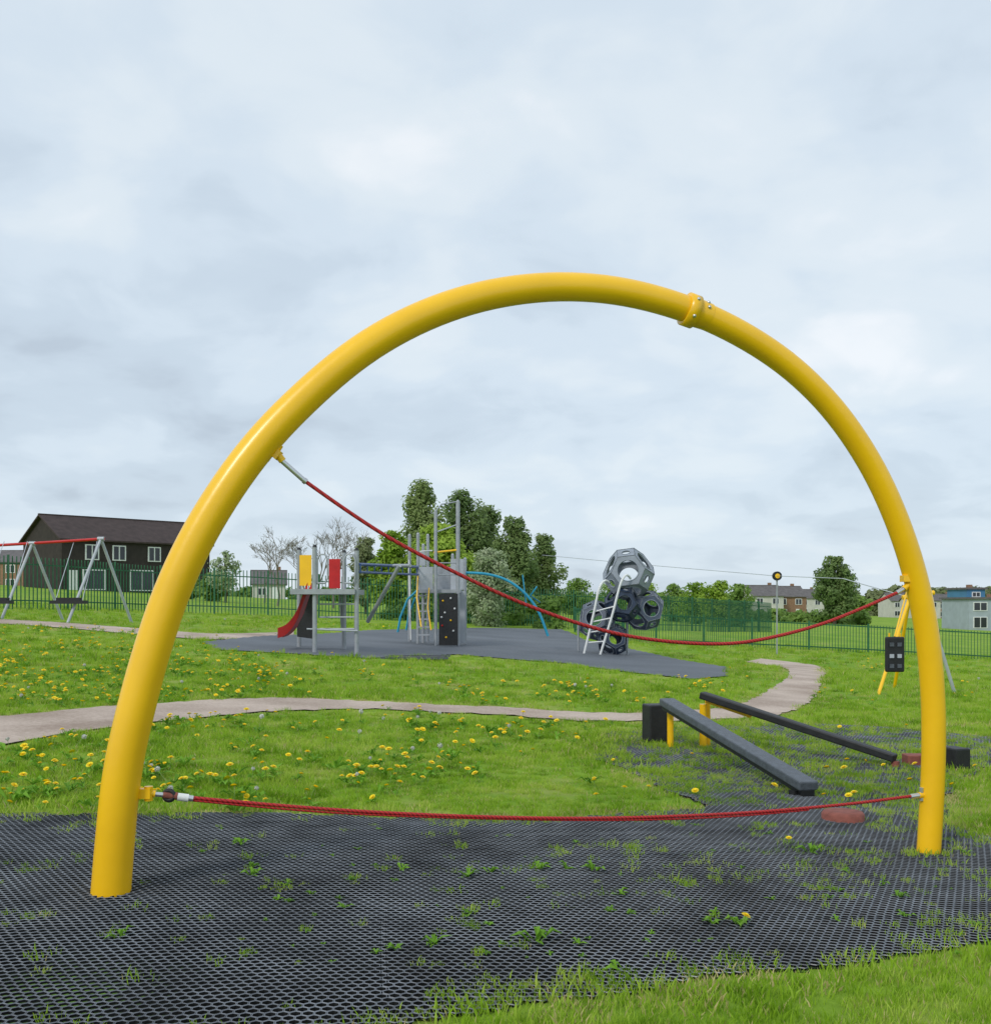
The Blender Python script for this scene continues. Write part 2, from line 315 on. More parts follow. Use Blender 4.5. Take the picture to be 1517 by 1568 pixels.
# dandelions
M['dand']=mat('dandelion_yellow',(.94,.7,.01),.6,0,.15,40); M['clock']=mat('dandelion_white',(.6,.61,.56),.9,0,.1); M['stem']=mat('flower_stem',(.18,.3,.06),.6)
def flower(name,clock=False):
    mb=MB(); h=.09 if not clock else .14; mb.tube([(0,0,0),(.008,0,h*.6),(.004,0,h)],.0022,'stem',5)
    if clock:
        for _ in range(60):
            d=Vector((random.gauss(0,1),random.gauss(0,1),random.gauss(0,1))).normalized();t=d.orthogonal().normalized()*.004;c=Vector((.004,0,h+.01)); q=c+d*.021;b=d.cross(t)
            mb.add([c,q+t,q-t],[(0,1,2)],'clock'); mb.add([q+t,q+b,q-t,q-b],[(0,1,2,3)],'clock')
    else:
        for ring,(rr,zz,n) in enumerate([(.026,.004,18),(.02,.010,14),(.012,.014,9)]):
            for i in range(n):
                a=6.283*i/n+ring*.2; d=Vector((math.cos(a),math.sin(a),0));s=Vector((-d.y,d.x,0))*.0045;c=Vector((.004,0,h)); e=c+d*rr+Vector((0,0,zz))
                mb.add([c-s*.4,c+s*.4,e+s,e-s],[(0,1,2,3)],'dand')
    o=mb.obj(name);scene.collection.objects.unlink(o);return o
fl=[flower('dandelion_a'),flower('dandelion_clock',True)]
FP=[];
def flowers(u0,u1,v0,v1,n,clk=.04):
    c=[(random.uniform(u0,u1),random.uniform(v0,v1)) for _ in range(max(3,n//9))]
    for _ in range(n):
        if random.random()<.6: q=random.choice(c);u=q[0]+random.gauss(0,(u1-u0)*.06);v=q[1]+random.gauss(0,(v1-v0)*.07)
        else: u=random.uniform(u0,u1);v=random.uniform(v0,v1)
        g=G(u,v); x=np.array([g.x]);y=np.array([g.y])
        if pip(x,y,path1)[0] or inmat(x,y)[0] or pip(x,y,play_poly)[0]: continue
        FP.append((g.x,g.y,g.z,1 if random.random()<clk else 0))
flowers(-150,440,985,1085,460); flowers(-150,250,965,1000,110);flowers(-100,720,1100,1235,260,.08); flowers(640,1050,1050,1085,60); flowers(300,640,1000,1050,35);flowers(750,1500,1110,1235,25); flowers(1050,1500,1000,1080,45); flowers(1300,1600,1050,1200,30);flowers(250,900,935,965,80); flowers(560,1000,1095,1150,35)
nlawn=len(FP)
for u,v in[(1208,1298),(1130,1425),(636,1200),(468,1225),(320,1205),(262,1180)]:
    g=G(u,v);FP.append((g.x,g.y,g.z,0))
for _ in range(26):
    g=G(random.uniform(900,1480),random.uniform(1118,1235));FP.append((g.x,g.y,g.z-.02,0))
FP=np.array(FP); rot=np.zeros((len(FP),3));rot[:,2]=rng.uniform(0,6.28,len(FP));rot[:,0]=rng.normal(0,.25,len(FP));rot[:,1]=rng.normal(0,.25,len(FP))
scatter('dandelions',FP[:,:3],rot,rng.uniform(.75,1.25,len(FP))*np.interp(FP[:,1],[4,10,25],[.8,1.05,1.35]),FP[:,3].astype(int),fl)
# weed rosettes
M['weed']=leafmat('weed_leaf',[(.3,(.06,.17,.01)),(.7,(.22,.44,.04))],5,.35)
def rosette(name,n,l0,l1):
    mb=MB()
    for i in range(n):
        a=random.random()*6.283;l=random.uniform(l0,l1);w=l*random.uniform(.12,.2);d=Vector((math.cos(a),math.sin(a),0));s=Vector((-d.y,d.x,0));z=random.uniform(.01,.06)
        c=Vector((random.uniform(-.02,.02),random.uniform(-.02,.02),.005)); p=[c+s*w*.2,c-s*w*.2,c+d*l*.5-s*w+Vector((0,0,z)),c+d*l*.5+s*w+Vector((0,0,z)),c+d*l*.55+Vector((0,0,z*.8)),c+d*l+Vector((0,0,z*.6))]
        mb.add(p,[(0,1,2,4),(0,4,3),(2,5,4),(4,5,3)],'weed')
    o=mb.obj(name);scene.collection.objects.unlink(o);return o
wp=[(715,1347),(750,1340),(385,1345),(384,1332),(910,1337),(865,1335),(825,1335),(1090,1420),(1130,1420),(605,1460),(1350,1360),(1375,1378),(370,1297),(820,1448),(350,1175),(665,1452),(950,1375),(950,1490),(1240,1310),(1300,1340),(185,1440)]
wp+=[(random.uniform(300,1500),random.uniform(1265,1480)) for _ in range(80)]
w=[G(*q)+Vector((0,0,.012)) for q in wp]; wsc=list(np.where(np.arange(len(w))<21,rng.uniform(.6,1.1,len(w)),rng.uniform(.2,.5,len(w))))
for f in FP[:nlawn]:
    if random.random()<.8: w.append(Vector((f[0]+random.gauss(0,.05),f[1]+random.gauss(0,.05),f[2]+.02)));wsc.append(random.uniform(.9,1.5))
n=len(w); rot=np.zeros((n,3));rot[:,2]=rng.uniform(0,6.28,n);rot[:,0]=rng.normal(0,.2,n)
scatter('weeds',[tuple(q) for q in w],rot,wsc,rng.integers(0,3,n),[rosette('weed_rosette_a',9,.04,.1),rosette('weed_rosette_b',6,.05,.12),rosette('weed_rosette_c',5,.03,.08)])
# ------------------------------------------------------------------ arch
gl=G(170,1370);gr=G(1421,1307); sl=(gr.y-gl.y)/(gr.x-gl.x)
def AP(u,v):
    k=(u-CX)/F; d=(gl.y-sl*gl.x)/(1-sl*k); return P(u,v,d)
arch=empty('yellow_arch_frame')
cl=[(168,1395),(170,1368),(178,1270),(188,1180),(205,1100),(229,1010),(264,905),(315,800),(390,690),(474,602),(560,532),(650,483),(745,452),(850,439),(950,446),(1048,472),(1132,510),(1210,562),(1278,630),(1335,715),(1376,805),(1404,895),(1420,980),(1428,1075),(1428,1180),(1421,1307),(1419,1330)]
ap=smooth_pts([AP(*p) for p in cl],140,3)
mb=MB(); us=[CX+p.x/p.y*F for p in ap]
R=[float(np.interp(i/139,[0,.25,.5,.66,1],[.097,.089,.079,.074,.0725])) for i in range(140)]
mb.tube(ap,R,'yellow',32); mb.obj('tube',arch)
ci=min(range(140),key=lambda i:abs(us[i]-1053)+(0 if ap[i].z>2 else 999)); c=ap[ci];t=(ap[ci+1]-ap[ci-1]).normalized()
mb=MB();mb.tube([c-t*.035,c-t*.033,c+t*.033,c+t*.035],[.08,.097,.097,.08],'yellow',32)
mb.tube([c+t*.035,c+t*.12],[.0835,.0785],'yellow',32)
up=Vector((0,0,1));up=(up-t*up.dot(t)).normalized();fr=t.cross(up); fr=fr if fr.y<0 else -fr
for dd,aa in((0,.5),(0.08,.9),(.08,.35),(0,-.6)):
    q=(fr*math.cos(aa)+up*math.sin(aa));rb=.096 if dd==0 else .08;b=c+t*dd+q*(rb-.01);mb.tube([b,b+q*.016,b+q*.02],[.011,.011,.006],'silver',8)
mb.obj('joint_collar',arch)
# ropes
def rope(name,uv,ro,fit=True):
    e=empty(name); pp=smooth_pts([AP(*p) for p in uv],90,3); m1=MB();m1.tube(pp,ro,'rope',10);m1.obj('rope_line',e);return e,pp
e1,p1=rope('red_climbing_rope',[(462,733),(530,781),(600,826),(700,878),(800,924),(900,959),(980,977),(1080,986),(1150,982),(1250,958),(1320,931),(1372,908)],.0105)
e2,p2=rope('red_climbing_rope',[(288,1221),(400,1231),(500,1239),(620,1246),(750,1251),(880,1253),(1000,1251),(1150,1244),(1300,1231),(1395,1219)],.0095)
m1=MB();m1.tube([p+Vector((0,.0,-.013-.004*math.sin(i*.13))) for i,p in enumerate(p2)][:75],.006,'rope',8);m1.obj('rope_strand',e2)
b=MB();b.tube([AP(430,704),AP(465,735)],.014,'silver',12);b.tube([AP(465,735),AP(469,738)],.017,'silver',12)
b.tube([AP(408,705),AP(414,697),AP(424,692),AP(430,682)],.014,'yellow',10);b.box(AP(421,693),(.06,.05,.05),'yellow',Matrix.Rotation(.7,3,'Y'));b.tube([AP(424,694),AP(433,706)],.02,'yellow',10)
b.tube([AP(1372,908),AP(1385,900)],.014,'silver',10);b.tube([AP(1383,902),AP(1397,888)],.019,'yellow',10);b.box(AP(1391,886),(.09,.07,.04),'yellow');b.tube([AP(1385,880),AP(1400,884)],.03,'yellow',10)
b.obj('end_fittings',e1)
b=MB();b.box(AP(218,1215),(.09,.04,.05),'yellow');b.tube([AP(205,1211),AP(238,1216)],.018,'yellow',12);b.tube([AP(228,1204),AP(228,1226)],.022,'yellow',12);b.tube([AP(238,1216),AP(250,1217)],.012,'silver',10)
q=AP(259,1218);b.tube([q+Vector((.025*math.cos(a),.0,.025*math.sin(a))) for a in np.linspace(0,6.283,16)],.012,'black',8,False);b.tube([AP(250,1217),AP(272,1219)],[.016,.02],'cap',10)
b.tube([AP(272,1220),AP(289,1222)],.02,'white',14);b.tube([AP(289,1222),AP(296,1223)],.015,'silver',14)
b.tube([AP(1393,1220),AP(1406,1218)],.016,'silver',10);b.tube([AP(1406,1218),AP(1424,1216)],.02,'yellow',10);b.tube([AP(1410,1206),AP(1410,1226)],.014,'silver',10)
b.obj('end_fittings',e2)
# ------------------------------------------------------------------ balance beams
def post(mb,u,vt,d,r,m,n=12,extra=.1):
    x=(u-CX)/F*d; z=gz(x,d); top=Vector((x,d,Zat(vt,d))); mb.tube([(x,d,z-extra),top],r,m,n); return top
bb=empty('balance_beam'); g1=G(1027,1146);g2=G(1240,1222)
a=P(1020,1074,g1.y-.05);b_=P(1238,1204,g2.y)
mb=MB();mb.beam(a,b_,.17,.075,'beam');mb.obj('beam',bb,.012)
mb=MB();mb.beam(a+Vector((0,0,-.06)),b_+Vector((0,0,-.06)),.1,.05,'black');post(mb,1026,1088,g1.y,.035,'yellow')
x=b_.x-.1;y=b_.y+.1;mb.tube([(x,y,gz(x,y)-.05),(x,y,b_.z-.05)],.04,'black');mb.obj('supports',bb)
bb2=empty('balance_beam');g3=G(1076,1146);g4=G(1368,1176)
a=P(1074,1064,g3.y);b_=P(1370,1161,g4.y)
mb=MB();mb.beam(a,b_,.13,.075,'black');mb.obj('beam',bb2,.012)
mb=MB();post(mb,1076,1078,g3.y,.04,'yellow');post(mb,1083,1072,g3.y+.12,.03,'yellow');mb.beam(a+Vector((.05,0,-.06)),P(1150,1096,g3.y-.2),.05,.05,'yellow');x,y=b_.x,b_.y;mb.tube([(x,y,gz(x,y)-.05),(x,y,b_.z-.03)],.04,'cap');mb.obj('supports',bb2)
for (u0,u1,v0,v1,vb) in((987,1021,1078,1134,1140),(1448,1475,1144,1178,1182)):
    e=empty('stepping_block');g=G((u0+u1)/2,vb);d=g.y;c0=P((u0+u1)/2,(v0+v1)/2,d+.1);mb=MB();mb.box(c0,((u1-u0)/F*d,.24,(v1-v0)/F*d),'black',Matrix.Rotation(.25,3,'Z'));mb.obj('block',e,.015)
    mb=MB();mb.tube([(c0.x,c0.y,gz(c0.x,c0.y)-.05),(c0.x,c0.y,c0.z-.1)],.05,'black');mb.obj('foot',e)
def capd(u,v,r,h):
    g=G(u,v);mb=MB();mb.tube([g+Vector((0,0,-.02)),g+Vector((0,0,h*.75)),g+Vector((0,0,h)),g+Vector((0,0,h+.004))],[r,r,r*.9,r*.5],'cap',28);mb.obj('rubber_ground_cap')
capd(1290,1258,.15,.075);
e=empty('anchor_block');g=G(1400,1172);mb=MB();mb.box(g+Vector((0,0,.05)),(.2,.18,.12),'cap');mb.obj('block',e,.01)
# ------------------------------------------------------------------ play unit with slide
pu=empty('climbing_frame_with_slide'); D=G(482,1000).y; D2=D+1.6
mb=MB()
for u,vt,d in((458,842,D2),(482,838,D),(527,846,D2),(546,843,D+.1)): 
    tp=post(mb,u,vt,d,.055,'grey'); mb.tube([tp,tp+Vector((0,0,.06))],[.06,.03],'black',10)
mb.obj('posts',pu)
def pan(mb,u0,u1,v0,v1,d,m,th=.04,d1=None):
    d1=d if d1 is None else d1; a=P(u0,(v0+v1)/2,d);b=P(u1,(v0+v1)/2,d1);mb.beam(a,b,th,(v1-v0)/F*d,m)
mb=MB(); zf=Zat(906,D)
c=(P(482,906,D)+P(546,906,D)+P(458,906,D2)+P(527,906,D2))/4; c.z=zf
mb.box((c.x,(D+D2)/2,zf),(1.5,1.8,.12),'grey');mb.obj('platform',pu)
mb=MB();pan(mb,459,477,850,897,D2-.2,'yellow');mb.obj('yellow_panel',pu)
mb=MB();pan(mb,504,521,856,901,D2,'red');mb.obj('red_panel',pu)
def loop(mb,u0,u1,v0,v1,d,m,r=.022):
    uv=[(u0,v1),(u0,v0+8),(u0+4,v0),(u1-4,v0),(u1,v0+8),(u1,v1-8),(u1-4,v1),(u0,v1)];mb.tube([P(u,v,d) for u,v in uv],r,m,8,False)
mb=MB();loop(mb,486,502,849,893,D,'grey');loop(mb,527,544,849,893,D,'grey')
for vv in(925,945,963): mb.tube([P(490,vv,D+.4),P(546,vv,D+.1)],.02,'lgrey',8)
mb.tube([P(470,963,D),P(548,966,D)],.02,'lgrey',8);mb.tube([P(520,907,D2),P(524,965,D2)],.03,'grey',8)
mb.obj('rails',pu)
# slide
S=MB(); dS=D+.8; sp=smooth_pts([P(474,905,dS),P(466,925,dS),P(459,945,dS-.1),P(450,960,dS-.2),P(440,970,dS-.3),P(429,974,dS-.4)],20,1)
for wy in(-.28,.28):
    vs=[];h=.2
    for p in sp: vs+= [p+Vector((0,wy,-.04)),p+Vector((0,wy,h)),p+Vector((0,wy+.04,h)),p+Vector((0,wy+.04,-.04))]
    fs=[(i*4+j,i*4+(j+1)%4,i*4+4+(j+1)%4,i*4+4+j) for i in range(19) for j in range(4)]; S.add(vs,fs,'red')
vs=[];
for p in sp: vs+=[p+Vector((0,-.27,0)),p+Vector((0,.27,0)),p+Vector((0,.27,-.03)),p+Vector((0,-.27,-.03))]
S.add(vs,[(i*4+j,i*4+(j+1)%4,i*4+4+(j+1)%4,i*4+4+j) for i in range(19) for j in range(4)],'red')
S.obj('slide_chute',pu)
S=MB();vs=[P(476,908,dS-.35),P(465,940,dS-.35),P(455,960,dS-.35),P(455,975,dS-.35),P(478,978,dS-.35),P(481,908,dS-.35)]
S.add(vs+[v+Vector((0,.03,0)) for v in vs],[(0,1,2,3,4,5),(11,10,9,8,7,6)]+[(i,(i+1)%6,6+(i+1)%6,6+i) for i in range(6)],'black');S.obj('slide_side_panel',pu)
# blue bridge ladder
mb=MB()
Dt=G(680,990).y
for dd in(0,.8):
    mb.tube([P(549,864,D+.1+dd),P(640,868,Dt+dd)],.035,'blue',8);mb.tube([P(549,876,D+.1+dd),P(640,880,Dt+dd)],.03,'blue',8)
for i in range(9):
    t=i/8; u=552+t*86; d=D+.1+(Dt-D-.1)*t; mb.tube([P(u,864+4*t,d),P(u,864+4*t,d)+Vector((0,.8,0))],.022,'blue',6); mb.tube([P(u,864+4*t,d),P(u,876+4*t,d)],.016,'blue',6)
mb.obj('ladder_bridge',pu)
mb=MB();mb.tube([P(612,866,D+.5),P(563,952,D+1.5)],.05,'grey',10);mb.tube([P(603,866,D+2),P(628,866,D+.5)],.04,'grey',8);mb.obj('diagonal_strut',pu)
# tower
tw=empty('climbing_tower'); mb=MB()
for u,vt,dd in((627,820,1.6),(640,818,.6),(655,820,2.2),(667,783,0),(701,768,.2),(712,856,1.4),(648,835,1.2),(693,850,2.0)):
    tp=post(mb,u,vt,Dt+dd,.05 if u!=701 else .06,'grey'); mb.tube([tp,tp+Vector((0,0,.05))],[.055,.025],'grey',10)
mb.obj('posts',tw)
mb=MB();mb.box((P(672,905,Dt).x,Dt+1.1,Zat(905,Dt)),(1.25,1.9,.1),'grey');mb.obj('platform',tw)
mb=MB();pan(mb,672,701,909,988,Dt-.02,'black',.05)
mb.obj('climbing_wall',tw)
mb=MB()
for i,(u,v,cc) in enumerate([(678,920,'yellow'),(690,916,'white'),(696,932,'white'),(681,938,'white'),(690,950,'yellow'),(677,958,'red'),(694,966,'white'),(683,976,'yellow'),(676,945,'white')]):
    q=P(u,v,Dt-.06);mb.tube([q+Vector((0,.04,0)),q,q+Vector((0,-.03,0))],[.035,.03,.015],cc,8)
mb.obj('climbing_holds',tw)
mb=MB();pan(mb,641,663,868,908,Dt+.3,'lgrey');pan(mb,690,712,856,903,Dt+1.4,'lgrey',.04);pan(mb,664,690,868,905,Dt+2,'grey',.03);pan(mb,641,652,845,866,Dt+1,'lgrey',.03);pan(mb,703,712,905,985,Dt+.7,'lgrey',.03)
mb.obj('side_panels',tw)
mb=MB();mb.tube([P(667,783,Dt),P(676,772,Dt+.1),P(701,768,Dt+.2)],.02,'grey',8);mb.tube([P(667,815,Dt),P(701,803,Dt+.2)],.02,'lgrey',8);mb.tube([P(664,846,Dt),P(702,842,Dt+.2)],.03,'yellow',8)
for vv in(880,862): mb.tube([P(664,vv,Dt),P(702,vv,Dt+.2)],.018,'grey',8)
mb.tube([P(626,848,Dt+1.6),P(629,980,Dt+1.2)],.02,'white',8);mb.tube([P(636,845,Dt+1),P(662,843,Dt+1)],.02,'white',8)
for i in range(6): 
    vv=912+i*12; mb.box(P(648,vv,Dt+.4-i*.12),(.38,.22,.04),'grey')
mb.tube([P(640,880,Dt+.3),P(638,915,Dt),P(645,960,Dt-.4)],.02,'yellow',8);mb.tube([P(657,900,Dt),P(655,930,Dt-.2),P(660,965,Dt-.4)],.02,'yellow',8)
mb.obj('rails_and_steps',tw)
mb=MB()
for off in(0,.9):
    pp=smooth_pts([P(713,877,Dt+.5+off),P(745,879,Dt+.5+off),P(775,888,Dt+.5+off),P(803,908,Dt+.5+off),P(824,936,Dt+.5+off),P(839,974,Dt+.5+off)],30,1);mb.tube(pp,.04,'cyan',10)
    if off==0: pa=pp
    else:
        for i in range(2,29,3): mb.tube([pa[i],pp[i]],.025,'cyan',8)
mb.tube([P(609,968,Dt+1),P(613,945,Dt+1),P(624,918,Dt+1),P(640,903,Dt+1)],.035,'cyan',10);mb.tube([P(622,965,Dt+1.6),P(626,940,Dt+1.6),P(636,915,Dt+1.4)],.03,'cyan',10)
mb.tube([P(822,898,Dt+.5),P(812,912,Dt+.5),P(826,922,Dt+1)],.025,'cyan',8);mb.tube([P(800,880,Dt+.8),P(806,930,Dt+.8)],.02,'cyan',8)
mb.obj('arched_ladder',tw)
g=G(612,1008);mb=MB();mb.box(g+Vector((0,0,.03)),(2.1,.9,.03),'black');mb.box(g+Vector((0,-.5,.03)),(2.3,.06,.05),'beam');mb.box(g+Vector((0,.5,.03)),(2.3,.06,.05),'beam');mb.obj('ground_trampoline')
# ------------------------------------------------------------------ pod climber (truncated-octahedron pods with round holes)
pc=empty('pod_climber'); Dp=G(937,1003).y
import itertools
tov=[]
for perm in sorted(set(itertools.permutations((0,1,2)))):
    for s1 in(1,-1):
        for s2 in(1,-1):
            sg=iter((s1,s2)); tov.append(Vector([c_*(next(sg) if c_ else 1) for c_ in perm])/math.sqrt(5))
fn=[Vector(v).normalized() for v in itertools.product((1,-1),repeat=3)]+[Vector(v) for v in((1,0,0),(-1,0,0),(0,1,0),(0,-1,0),(0,0,1),(0,0,-1))]
def pod(name,u,v,rpx,m,face,spin,dd=.3,fm='frame'):
    mb=MB();c=P(u,v,Dp+dd);Rr=rpx/F*Dp
    q0=Vector((1,1,1)).normalized().rotation_difference(Vector(face).normalized()).to_matrix();Rm=Matrix.Rotation(spin,3,Vector(face).normalized())@q0
    for n in fn:
        mxd=max(q.dot(n) for q in tov);dv=[q for q in tov if q.dot(n)>mxd-1e-4];hexa=len(dv)==6
        t=n.orthogonal().normalized();s=n.cross(t);dv.sort(key=lambda q:math.atan2(q.dot(s),q.dot(t)))
        K=len(dv);cen=sum(dv,Vector())/K; inr=((dv[0]+dv[1])/2-cen).length; out=[];inn=[]
        for k in range(K):
            for j in range(6): out.append(dv[k].lerp(dv[(k+1)%K],j/6))
        for q in out: inn.append(cen+(q-cen).normalized()*inr*(.72 if hexa else .5))
        NN=len(out);rings=[out,inn,[q*.95 for q in inn],[q*.95 for q in out]]
        vs=[c+Rm@(q*Rr) for r in rings for q in r]
        mb.add(vs,[(r*NN+j,r*NN+(j+1)%NN,r*NN+NN+(j+1)%NN,r*NN+NN+j) for r in range(3) for j in range(NN)],m)
        for k in range(K): mb.tube([c+Rm@(dv[k]*Rr),c+Rm@(dv[(k+1)%K]*Rr)],.012,fm,6,False)
        rim=[c+Rm@(q*Rr*1.01) for q in inn];mb.tube(rim+[rim[0]],.01,fm,5,False)
    mb.obj(name,pc)
pod('top_pod',962,879,41,'topp',(-.15,-1,.15),.5,.3,'frame');pod('left_pod',914,950,32,'slate',(-.3,-1,.2),.5,.4,'frame');pod('right_pod',986,934,33,'slate',(.3,-1,.1),.2,.5,'frame');pod('middle_pod',953,925,29,'navy',(0,-1,.1),.5,.0,'slate');pod('base_pod',938,980,26,'navy',(.1,-1,.2),.1,.3,'topp')
mb=MB()
for u0,u1 in((961,918),(928,893)):
    pp=smooth_pts([P(u0+4,886 if u0>950 else 892,Dp-.4),P(u0-2,879 if u0>950 else 888,Dp-.6),P(u0-10,890 if u0>950 else 898,Dp-.7),P((u0+u1)/2-2,940,Dp-.7),P(u1,1005,Dp-.6)],24,1);mb.tube(pp,.035,'white',10)
pa=[P(950,893,Dp-.7),P(918,1000,Dp-.6)];pb=[P(917,905,Dp-.7),P(893,1000,Dp-.6)]
for i in range(2,6): mb.tube([pa[0].lerp(pa[1],i/6),pb[0].lerp(pb[1],i/6)],.02,'white',8)
post(mb,960,950,Dp+.4,.03,'grey');post(mb,885,955,Dp+.3,.03,'grey');mb.obj('ladder',pc)
# ------------------------------------------------------------------ swings
sw=empty('swing_set'); Ds=33.; mb=MB(); top=P(155,825,Ds);t2=P(50,832,Ds+.6);t3=P(-75,839,Ds+1.2)
mb.tube([top+Vector((.1,0,0)),t2,t3],.045,'red',10);mb.obj('top_bar',sw)
mb=MB()
for tp,legs in((top,((103,-1.2),(203,1.2),(120,.6))),(t2,((2,-1.),(97,1.2))),(t3,((-125,-1),(-30,1)))):
    for u,dy in legs[:2]:
        d=tp.y+dy;x=(u-CX)/F*d;mb.tube([tp,(x,d,gz(x,d)-.05)],.045,'lgrey',10)
    mb.tube([tp+Vector((-.1,0,0)),tp+Vector((.1,0,0))],.065,'grey',12)
mb.obj('a_frame_legs',sw)
for uc in(106,-5):
    mb=MB();sy=Ds-1.0;s0=P(uc,922,sy);mb.box(s0,(1.0 if uc>0 else .9,.35,.1),'black');mb.box(s0+Vector((0,0,.09)),(.7,.2,.09),'black')
    for s_ in(-.4,.4):
        mb.tube([s0+Vector((s_,0,.05)),Vector((s0.x+s_*.9,Ds+.3,Zat(829,Ds+.3)))],.011,'silver',5)
    o=mb.obj('swing_seat',sw)
# ------------------------------------------------------------------ cableway
cw=empty('cableway'); Dc=22.; apx=P(1392,915,Dc); mb=MB()
for u,dy,m in((1343,-.9,'yellow'),(1368,1.2,'yellow'),(1462,.3,'lgrey')):
    d=Dc+dy;x=(u-CX)/F*d;s0=apx+Vector((0 if u<1400 else .3,0,0 if u<1400 else .1));mb.tube([s0,(x,d,gz(x,d)-.05)],.036,m,10)
mb.tube([apx+Vector((-.15,0,0)),apx+Vector((.5,0,.1))],.05,'yellow',10);mb.obj('frame',cw)
far=P(1189,882,40.);mb=MB();mb.tube([(far.x,40.,gz(far.x,40.)-.05),far],.03,'grey',8);mb.tube([far+Vector((0,.05,0)),far+Vector((0,-.08,0))],.17,'black',20);mb.tube([far+Vector((0,-.08,0)),far+Vector((0,-.1,0))],.09,'yellow',16);mb.obj('end_post',cw)
mb=MB();mb.tube([far,P(1290,886,30.),apx],.012,'silver',5);mb.tube([far,P(1000,866,46.),P(830,850,52)],.012,'silver',5);mb.obj('cable',cw)
mb=MB();dd=14.;c0=P(1369,1002,dd);w_=29/F*dd;h_=54/F*dd
mb.box(c0,(w_,.06,h_),'black')
mb.obj('seat_panel',cw,.02)
mb=MB()
for z_,m_ in((.13,'beam'),(-.02,'lgrey'),(-.15,'beam')): mb.box(c0+Vector((-.05,-.036,z_)),(w_*.22,.02,.05),m_);mb.box(c0+Vector((.05,-.036,z_)),(w_*.22,.02,.05),m_)
for x_ in(-.07,.07): mb.tube([c0+Vector((x_,0,h_/2-.01)),c0+Vector((x_,0,h_/2+.05))],.012,'yellow',8)
mb.tube([c0+Vector((0,.0,h_/2)),P(1388,905,dd+.5),apx+Vector((.1,-.2,.05))],.012,'yellow',8)
mb.obj('seat_fittings',cw)
# ------------------------------------------------------------------ fences
def fence(name,uvs,h,sp,w,rails,m='fence'):
    pts=smooth_pts([G(*q) for q in uvs],200,2); a=np.array([tuple(p) for p in pts]);d=np.r_[0,np.cumsum(np.linalg.norm(np.diff(a[:,:2],axis=0),axis=1))]
    e=empty(name);mb=MB();n=int(d[-1]/sp)
    for i in range(n+1):
        s_=i*sp;x=np.interp(s_,d,a[:,0]);y=np.interp(s_,d,a[:,1]);z=gz(x,y);big=i%int(2.6/sp)==0
        ww=.08 if big else w; mb.box((x,y,z+h/2+(.02 if big else 0)),(ww,ww*.6,h+(.06 if big else 0)),m)
    mb.obj('bars',e);mb=MB()
    for i in range(0,199,3):
        p=pts[i];q=pts[min(i+3,199)]
        for r in rails: mb.beam((p.x,p.y+.04,gz(p.x,p.y)+r),(q.x,q.y+.04,gz(q.x,q.y)+r),.03,.05,m)
    mb.obj('rails',e)
fence('palisade_fence',[(-90,930),(100,934),(250,938),(400,942),(620,951),(780,958),(900,962),(1050,966),(1180,968)],2.1,.17,.04,(.35,1.8))
fence('metal_fence',[(880,968),(1000,985),(1120,990),(1270,997),(1400,1004),(1600,1016)],1.2,.13,.022,(.15,1.12))
# ------------------------------------------------------------------ trees
def foliage(name,clumps,leaf,n,material,parent,flat=.8):
    C=np.array([c[:3] for c in clumps]);Rr=np.array([c[3] for c in clumps]);wt=Rr**2;wt=wt/wt.sum()
    i=rng.choice(len(C),n,p=wt);d=rng.normal(size=(n,3));d/=np.linalg.norm(d,axis=1)[:,None];r=Rr[i]*rng.uniform(.2,1.4,n)**.65
    c=C[i]+d*r[:,None]*np.array([1,1,flat]);a=rng.normal(size=(n,3))*.5+d+np.array([0,-.2,.5]);a/=np.linalg.norm(a,axis=1)[:,None];b=rng.normal(size=(n,3));t=np.cross(a,b);t/=np.linalg.norm(t,axis=1)[:,None];s=np.cross(a,t)
    l=leaf*rng.uniform(.6,1.3,n)[:,None];V=np.stack([c-t*l,c+s*l*.55,c+t*l,c-s*l*.55],1).reshape(-1,3);o=npmesh(name,V,np.arange(4*n).reshape(-1,4),material);o.parent=parent;return o
M['lf1']=leafmat('leaves_mid',[(.3,(.08,.15,.03)),(.5,(.14,.25,.045)),(.75,(.24,.37,.08))],.5,.4)
M['lf2']=leafmat('leaves_poplar',[(.3,(.11,.18,.06)),(.5,(.18,.27,.09)),(.75,(.3,.38,.14))],.5,.45)
M['lf3']=leafmat('leaves_pale',[(.3,(.14,.22,.08)),(.55,(.27,.36,.17)),(.75,(.5,.55,.38))],1.0,.35)
M['lf4']=leafmat('leaves_lime',[(.3,(.13,.24,.02)),(.5,(.23,.37,.035)),(.75,(.36,.5,.07))],.5,.4)
M['lf5']=leafmat('leaves_olive',[(.3,(.11,.14,.055)),(.5,(.18,.22,.09)),(.75,(.27,.31,.15))],.6,.35)
